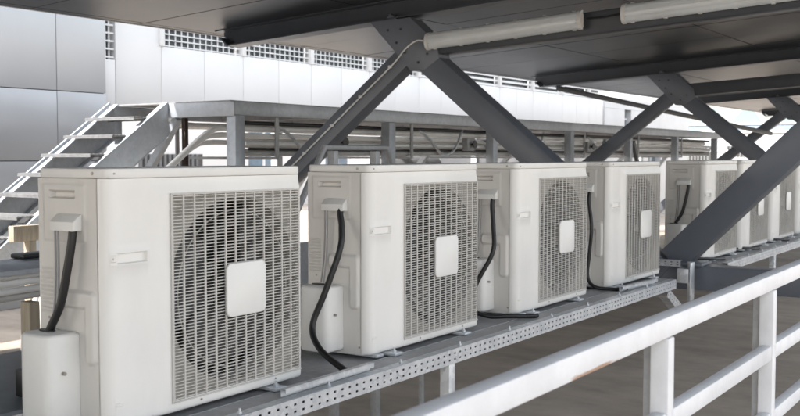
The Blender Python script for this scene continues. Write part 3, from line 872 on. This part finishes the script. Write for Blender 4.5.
# left metal-clad wall
t = thing('metal_clad_wall', 'brushed grey metal panel wall with dark joints at the left edge', 'wall', (-6.27, 0, 0))
ysx = [-3.2, -2.0, -.8, .4, 1.6, 2.82, 4.03, 5.23, 6.43, 7.04]
zsx = [FZ, .08, .684, 1.383, 2.75, 2.9]
bm = B()
for a, b in zip(ysx, ysx[1:]):
    for c, d in zip(zsx, zsx[1:]):
        box(bm, (-.03, a + .004, c + .004), (random.uniform(-.0008, .0008), b - (.004 if b < 6.9 else 0), d - .004), .002)
obj('cladding', bm, 'wall_metal', t)
bm = B(); box(bm, (-.25, -3.3, FZ), (-.031, 7.035, 2.9)); obj('core', bm, 'joint', t, smooth=False)

# white panel wall with lattice windows
t = thing('white_panel_wall', 'long white panel wall with a band of lattice windows under the canopy edge', 'wall', (WX, 0, 0))
bm = B(); GZ = 1.965; TOP = 2.6; pit = 1.345; y0 = 7.94
def panel(ya, yb, za, zb, th=.05): box(bm, (-.12, ya + .003, za), (0, yb - .003, zb), .003)
panel(7.285, 7.94, PZ + .02, TOP)
panel(7.0, 7.28, PZ + .02, 1.76)
lat = []
k = 0
while y0 + k * pit < 20.6:
    ya = y0 + k * pit; yb = min(ya + pit, 20.8); ym = (ya + yb) / 2
    panel(ya, ym, PZ + .02, GZ); panel(ym, yb, PZ + .02, GZ)
    lat.append((ya, yb)); k += 1
obj('panels', bm, 'wall_white', t)
bm = B(); box(bm, (-.30, 7.0, PZ + .015), (-.125, 20.8, GZ - .01)); box(bm, (-.30, 7.0, TOP + .002), (0.02, 20.8, TOP + .12)); obj('core', bm, 'wall_white', t, smooth=False)
bm = B()
for ya, yb in lat: box(bm, (-.08, ya - .035, GZ + .001), (.025, ya + .035, TOP), .004)
obj('mullions', bm, 'wall_white', t)
for idx, (ya, yb) in enumerate(lat):
    w = B(); box(w, (-.11, ya + .036, GZ + .001), (-.10, yb - .036, TOP)); f = obj('lattice_window', w, 'mesh_dark', t, smooth=False)
    w = B()
    if ya < 13:
        y = ya + .05
        while y < yb - .05: box(w, (-.05, y, GZ + .002), (-.035, y + .013, TOP)); y += .098
        z = GZ + .01
        while z < TOP: box(w, (-.034, ya + .036, z), (-.02, yb - .036, z + .013)); z += .066
    else:
        z = GZ + .01
        while z < TOP: box(w, (-.05, ya + .036, z), (-.02, yb - .036, z + .036)); z += .085
    obj('lattice', w, 'wall_white', f, smooth=False)
w = B(); box(w, (-.11, 7.0, 1.765), (-.10, 7.28, TOP)); f = obj('lattice_window', w, 'mesh_dark', t, smooth=False)
w = B()
for y in (7.12, 7.17, 7.22): box(w, (-.05, y, 1.765), (-.035, y + .016, TOP))
z = 1.78
while z < TOP: box(w, (-.034, 7.0, z), (-.02, 7.28, z + .018)); z += .085
obj('lattice', w, 'wall_white', f, smooth=False)

# lower grey wall under the platform further back
t = thing('grey_panel_wall', 'light grey panel wall seen low under the walkway platform', 'wall', (WX - .15, 0, 0))
bm = B()
y = 12.9
while y < 20.6:
    for c, d in ((FZ, -.1), (-.1, .52), (.52, 1.10)):
        box(bm, (-.1, y + .004, c + .004), (0, min(y + 1.345, 20.7) - .004, d - .004), .003)
    y += 1.345
obj('cladding', bm, 'wall_grey', t)
bm = B(); box(bm, (-.3, 12.9, FZ), (-.101, 20.7, 1.14)); obj('core', bm, 'joint', t, smooth=False)

# metal clad end building with windows
t = thing('end_building', 'silvery metal clad low building with narrow windows at the end of the walkway', 'building', (WX, 20.9, 0))
bm = B(); E0, E1 = 0, 5.9
wins = [(1.2, 1.62, 1.38, 1.80), (2.8, 3.7, .55, 1.13)]
def walls(bm, rects, y0, y1, z0, z1, x0, x1):
    ys = sorted({y0, y1, *[r[0] for r in rects], *[r[1] for r in rects]}); zs = sorted({z0, z1, *[r[2] for r in rects], *[r[3] for r in rects]})
    for a, b in zip(ys, ys[1:]):
        for c, d in zip(zs, zs[1:]):
            if any(r[0] <= a and b <= r[1] and r[2] <= c and d <= r[3] for r in rects): continue
            box(bm, (x0, a + .002, c + .002), (x1, b - .002, d - .002))
walls(bm, wins, 0, 5.9, FZ, 2.05, -.25, 0)
obj('cladding', bm, 'wall_grey', t, smooth=False)
for a, b, c, d in wins:
    w = B(); box(w, (-.16, a, c), (-.15, b, d)); p = obj('window', w, 'glass', t, smooth=False)
    w = B(); box(w, (-.148, (a + b) / 2 - .02, c), (-.10, (a + b) / 2 + .02, d)); box(w, (-.148, a, (c + d) / 2 - .02), (-.105, b, (c + d) / 2 + .02)); obj('window_frame', w, 'wall_white', p, smooth=False)
bm = B(); box(bm, (-6, 0, FZ), (-.26, 5.9, 2.0)); obj('body', bm, 'wall_grey', t, smooth=False)

# ================================================================ DISTANT BUILDINGS
def far_building(name, label, lo, hi, m, louvres=(), face='x', roof=None, wins=()):
    t = thing(name, label, 'building', ((lo[0] + hi[0]) / 2, (lo[1] + hi[1]) / 2, FZ))
    o = Vector(t.location)
    def bx(bm, a, b, bev=0): box(bm, Vector(a) - o, Vector(b) - o, bev)
    bm = B(); bx(bm, lo, hi, .02); obj('wall', bm, m, t)
    bm = B(); bx(bm, (lo[0] - .08, lo[1] - .08, hi[2]), (hi[0] + .08, hi[1] + .08, hi[2] + .12), .01); obj('parapet', bm, 'wall_white', t)
    for (a, b, c, d) in louvres:
        bm = B()
        if face == 'x':
            bx(bm, (hi[0] + .002, a, c), (hi[0] + .01, b, d))
        else: bx(bm, (a, lo[1] - .01, c), (b, lo[1] - .002, d))
        l = obj('louvre', bm, 'coil', t, smooth=False)
        bm = B(); n = int((b - a) / .16)
        for k in range(n):
            q = a + k * .16
            if face == 'x': bx(bm, (hi[0] + .011, q, c), (hi[0] + .06, q + .07, d))
            else: bx(bm, (q, lo[1] - .06, c), (q + .07, lo[1] - .011, d))
        obj('slats', bm, 'slat', l, smooth=False)
    for (a, b, c, d) in wins:
        bm = B()
        if face == 'x': bx(bm, (hi[0] + .002, a, c), (hi[0] + .012, b, d))
        else: bx(bm, (a, lo[1] - .012, c), (b, lo[1] - .002, d))
        w = obj('window', bm, 'glass', t, smooth=False)
        bm = B(); mid = (a + b) / 2
        if face == 'x':
            bx(bm, (hi[0] + .013, mid - .04, c), (hi[0] + .05, mid + .04, d)); bx(bm, (hi[0] + .013, a - .05, c - .08), (hi[0] + .09, b + .05, c - .002))
        else:
            bx(bm, (mid - .04, lo[1] - .05, c), (mid + .04, lo[1] - .013, d)); bx(bm, (a - .05, lo[1] - .09, c - .08), (b + .05, lo[1] - .013, c - .002))
        obj('window_frame', bm, 'wall_white', w, smooth=False)
    return t
far_building('white_building', 'sunlit white building glimpsed far away under the walkway platform', (-24, 6, FZ), (-17, 42, 3.6), 'wall_white',
             louvres=[(17.0, 19.2, .0, .78)], wins=[(12.0, 13.2, .6, 1.9), (14.6, 15.6, .6, 1.9), (21, 22.2, .4, 1.6), (24.5, 25.6, .4, 1.6), (28, 29.2, .4, 1.6)])
far_building('louvred_building', 'low white distant building with a dark louvre band beyond the braces', (-22, 50, FZ), (-3, 58, 1.85), 'far_wall', face='y',
             louvres=[(-15.4, -12.6, .35, 1.22), (-11.9, -10.6, .7, 1.22), (-9.8, -7.2, .55, 1.22)])
t = far_building('glazed_building', 'distant pale blue roofed building rising behind the louvred building', (-24, 78, FZ), (4, 92, 3.1), 'roof_far', face='y',
             wins=[(-19, -17.6, 1.9, 2.8), (-15.5, -14.2, 1.9, 2.8)])
bm = B()
for k in range(7):
    x = -6 + k * 2.6 - 9; prism(bm, [(x, 3.95 + FZ * 0), (x + 2.4, 3.95), (x + 1.3, 4.9 + .3 * (k % 3))], 1, -6, -5.8)
o_ = obj('glass_gable', bm, 'green_glass', t, smooth=False)
# white hand rail in front of it
t = thing('distant_handrail', 'thin white handrail in front of the distant louvred building', 'railing', (-6.6, 25.5, 0))
bm = B(); tube(bm, [(-1.2, 1.9, .62), (-.8, 2.0, .86), (1.3, 2.4, .86), (3.8, 2.8, .86)], .035, 8)
obj('rail', bm, 'white_paint', t)
for q in (-.7, .9, 2.6):
    bm = B(); tube(bm, [(q, 2.02 + (q + .8) * .2, FZ), (q, 2.02 + (q + .8) * .2, .85)], .028, 8); obj('post', bm, 'white_paint', t)

# ================================================================ CLUTTER AT THE LEFT
# blue-grey plate ledge behind the first unit
t = thing('steel_ledge', 'blue grey steel plate ledge low at the left behind the nearest unit', 'ledge', (-.85, 1.6, 0))
bm = B(); box(bm, (-.42, -2.0, -.045), (.38, .85, -.030), .003); obj('plate', bm, 'blue_plate', t)
for x_, y_ in ((-.36, -1.8), (.32, -1.8), (-.36, .78), (.32, .78)):
    bm = B(); box(bm, (x_ - .02, y_ - .02, FZ), (x_ + .02, y_ + .02, -.0455)); obj('leg', bm, 'galv', t)
bm = B(); box(bm, (-.62, 1.93, -.0295), (-.55, 2.01, .06), .008)
jb = tag(obj('black_box', bm, 'black'), 'small black junction box with a pale tag beside the nearest pipe cover', 'junction box')
bm = B(); box(bm, (-.549, 1.95, .0), (-.546, 1.995, .035)); obj('tag', bm, 'grey_wire', jb)
# timber pieces
bm = B(); box(bm, (-1.225, 2.385, -.0295), (-1.165, 2.43, .17), .003)
tag(obj('timber_block', bm, 'timber'), 'upright timber block standing on the ledge behind the nearest unit', 'timber')
# pipe trestle with insulated pipes
t = thing('pipe_trestle', 'small dark steel trestle holding the low pipe bundle at the left', 'trestle', (-2.35, 2.75, 0))
for q in (-1.4, .9):
    bm = B(); box(bm, (-.32, q - .02, -.02), (.36, q + .02, .02), .003); obj('crossbar', bm, 'steel_paint', t)
    for s in (-.26, .24):
        bm = B(); beam(bm, (s, q - .16, FZ), (s, q, -.022), .035, .035, (1, 0, 0)); obj('leg', bm, 'steel_paint', t)
        bm = B(); beam(bm, (s, q + .16, FZ), (s, q + .02, -.022), .035, .035, (1, 0, 0)); obj('leg', bm, 'steel_paint', t)
for k, (x_, z_, lab) in enumerate(((-2.06, .160, 'topmost pale pipe of the low bundle at the left edge'), (-2.08, .120, 'second pale pipe from the top of the low bundle at the left edge'),
                         (-2.06, .080, 'third pale pipe from the top of the low bundle at the left edge'), (-2.09, .040, 'lowest grey pipe of the low bundle at the left edge'), (-2.20, .045, 'rear pipe of the low bundle, half hidden behind the front ones'))):
    bm = B(); q = .012
    tube(bm, [(x_, -.5, z_), (x_ + q * math.sin(k), 1.0, z_ + q * .6 * math.sin(2 * k)), (x_ + q * math.cos(k * 2), 2.4, z_ - q * .5 * math.sin(k)), (x_, 3.3, z_ + .004 * k), (x_ - .05, 4.6, z_ - .01 * k)], .0175, 12, 6)
    tag(obj('low_pipe', bm, 'insul' if k != 3 else 'insul_grey'), lab, 'pipe', 'low pipe bundle at the left')
# light blue bent metal sheet lying over the bundle, dark strap on it, timber on it
bm = B()
prof = [(-2.40, .165), (-2.32, .205), (-2.22, .222), (-2.12, .222), (-2.05, .212), (-1.99, .192)]
prism(bm, prof + [(x_, z_ - .022) for x_, z_ in prof[::-1]], 1, 2.0, 4.0)
bm2 = bm
tag(obj('bent_sheet', bm, 'galv_blue'), 'pale bluish bent metal sheet lying over the low pipe bundle', 'metal sheet')
bm = B(); box(bm, (-2.24, 3.05, .2225), (-2.13, 3.42, .248), .010)
tag(obj('black_bag', bm, 'black'), 'flat black tool roll lying on the bent metal sheet', 'tool roll')
bm = B(); box(bm, (-3.93, 4.22, .14), (-3.87, 4.52, .25), .003); box(bm, (-3.93, 4.34, FZ), (-3.87, 4.40, .1395), .003)
tag(obj('timber_sign', bm, 'timber'), 'short timber crosspiece on a stake in front of the stairs', 'timber')
# coiled black cable + dark valves between units four and five
bm = B()
for k in range(4):
    pts = [Vector((-.33 + .012 * k, 6.18 + .105 * math.cos(a), .14 + k * .006 + .135 * math.sin(a))) for a in frange(0, 2 * math.pi, 20)]
    tube(bm, pts, .011, 8)
tag(obj('coiled_cable', bm, 'black'), 'coiled black cable in the gap beside the fourth unit', 'cable')
bm = B(); tube(bm, [(-.36, 6.10, -.02), (-.36, 6.10, .5), (-.40, 6.12, .58), (-.7, 6.2, .60)], .022, 10, 4); tube(bm, [(-.36, 6.22, -.02), (-.36, 6.22, .42), (-.42, 6.24, .48), (-.8, 6.3, .5)], .016, 10, 4)
tag(obj('dark_riser_pipes', bm, 'steel_dark'), 'pair of dark riser pipes in the gap beside the fourth unit', 'pipe')

# ================================================================ CAMERA / LIGHT
cam = bpy.data.cameras.new('camera'); co = bpy.data.objects.new('camera', cam); C.objects.link(co); sc.camera = co
co.location = (2.139, 0, .733)
cam.sensor_width = 36; cam.lens = 45.0; cam.clip_start = .05; cam.clip_end = 1500
pitch, yaw = .052, .589
co.rotation_euler = (math.pi / 2 - pitch, 0, yaw)
cam.dof.use_dof = True; cam.dof.focus_distance = 3.9; cam.dof.aperture_fstop = 8.0

w = bpy.data.worlds.new('World'); sc.world = w; w.use_nodes = True
nt = w.node_tree; bg = nt.nodes['Background']
sky = nt.nodes.new('ShaderNodeTexSky'); sky.sky_type = 'NISHITA'; sky.sun_disc = False
sd = Vector((-.32, -.62, .80)).normalized()
el = math.asin(sd.z); az = math.atan2(sd.x, sd.y)
sky.sun_elevation = el; sky.sun_rotation = az; sky.air_density = 1.2; sky.dust_density = 3.0; sky.ozone_density = .8
hs = nt.nodes.new('ShaderNodeHueSaturation'); hs.inputs['Saturation'].default_value = .30
nt.links.new(sky.outputs[0], hs.inputs['Color']); nt.links.new(hs.outputs[0], bg.inputs['Color']); bg.inputs['Strength'].default_value = 0.15
sun = bpy.data.lights.new('sun', 'SUN'); so = bpy.data.objects.new('sun', sun); C.objects.link(so)
sun.energy = 2.2; sun.angle = R(.6); sun.color = (1, .955, .90)
so.rotation_euler = sd.to_track_quat('Z', 'Y').to_euler(); so.location = (10, -8, 14)
sc.view_settings.view_transform = 'Standard'; sc.view_settings.look = 'None'
sc.view_settings.exposure = 1.95; sc.view_settings.gamma = 1
sc.cycles.max_bounces = 8; sc.cycles.diffuse_bounces = 5; sc.cycles.glossy_bounces = 4
sc.cycles.use_denoising = True
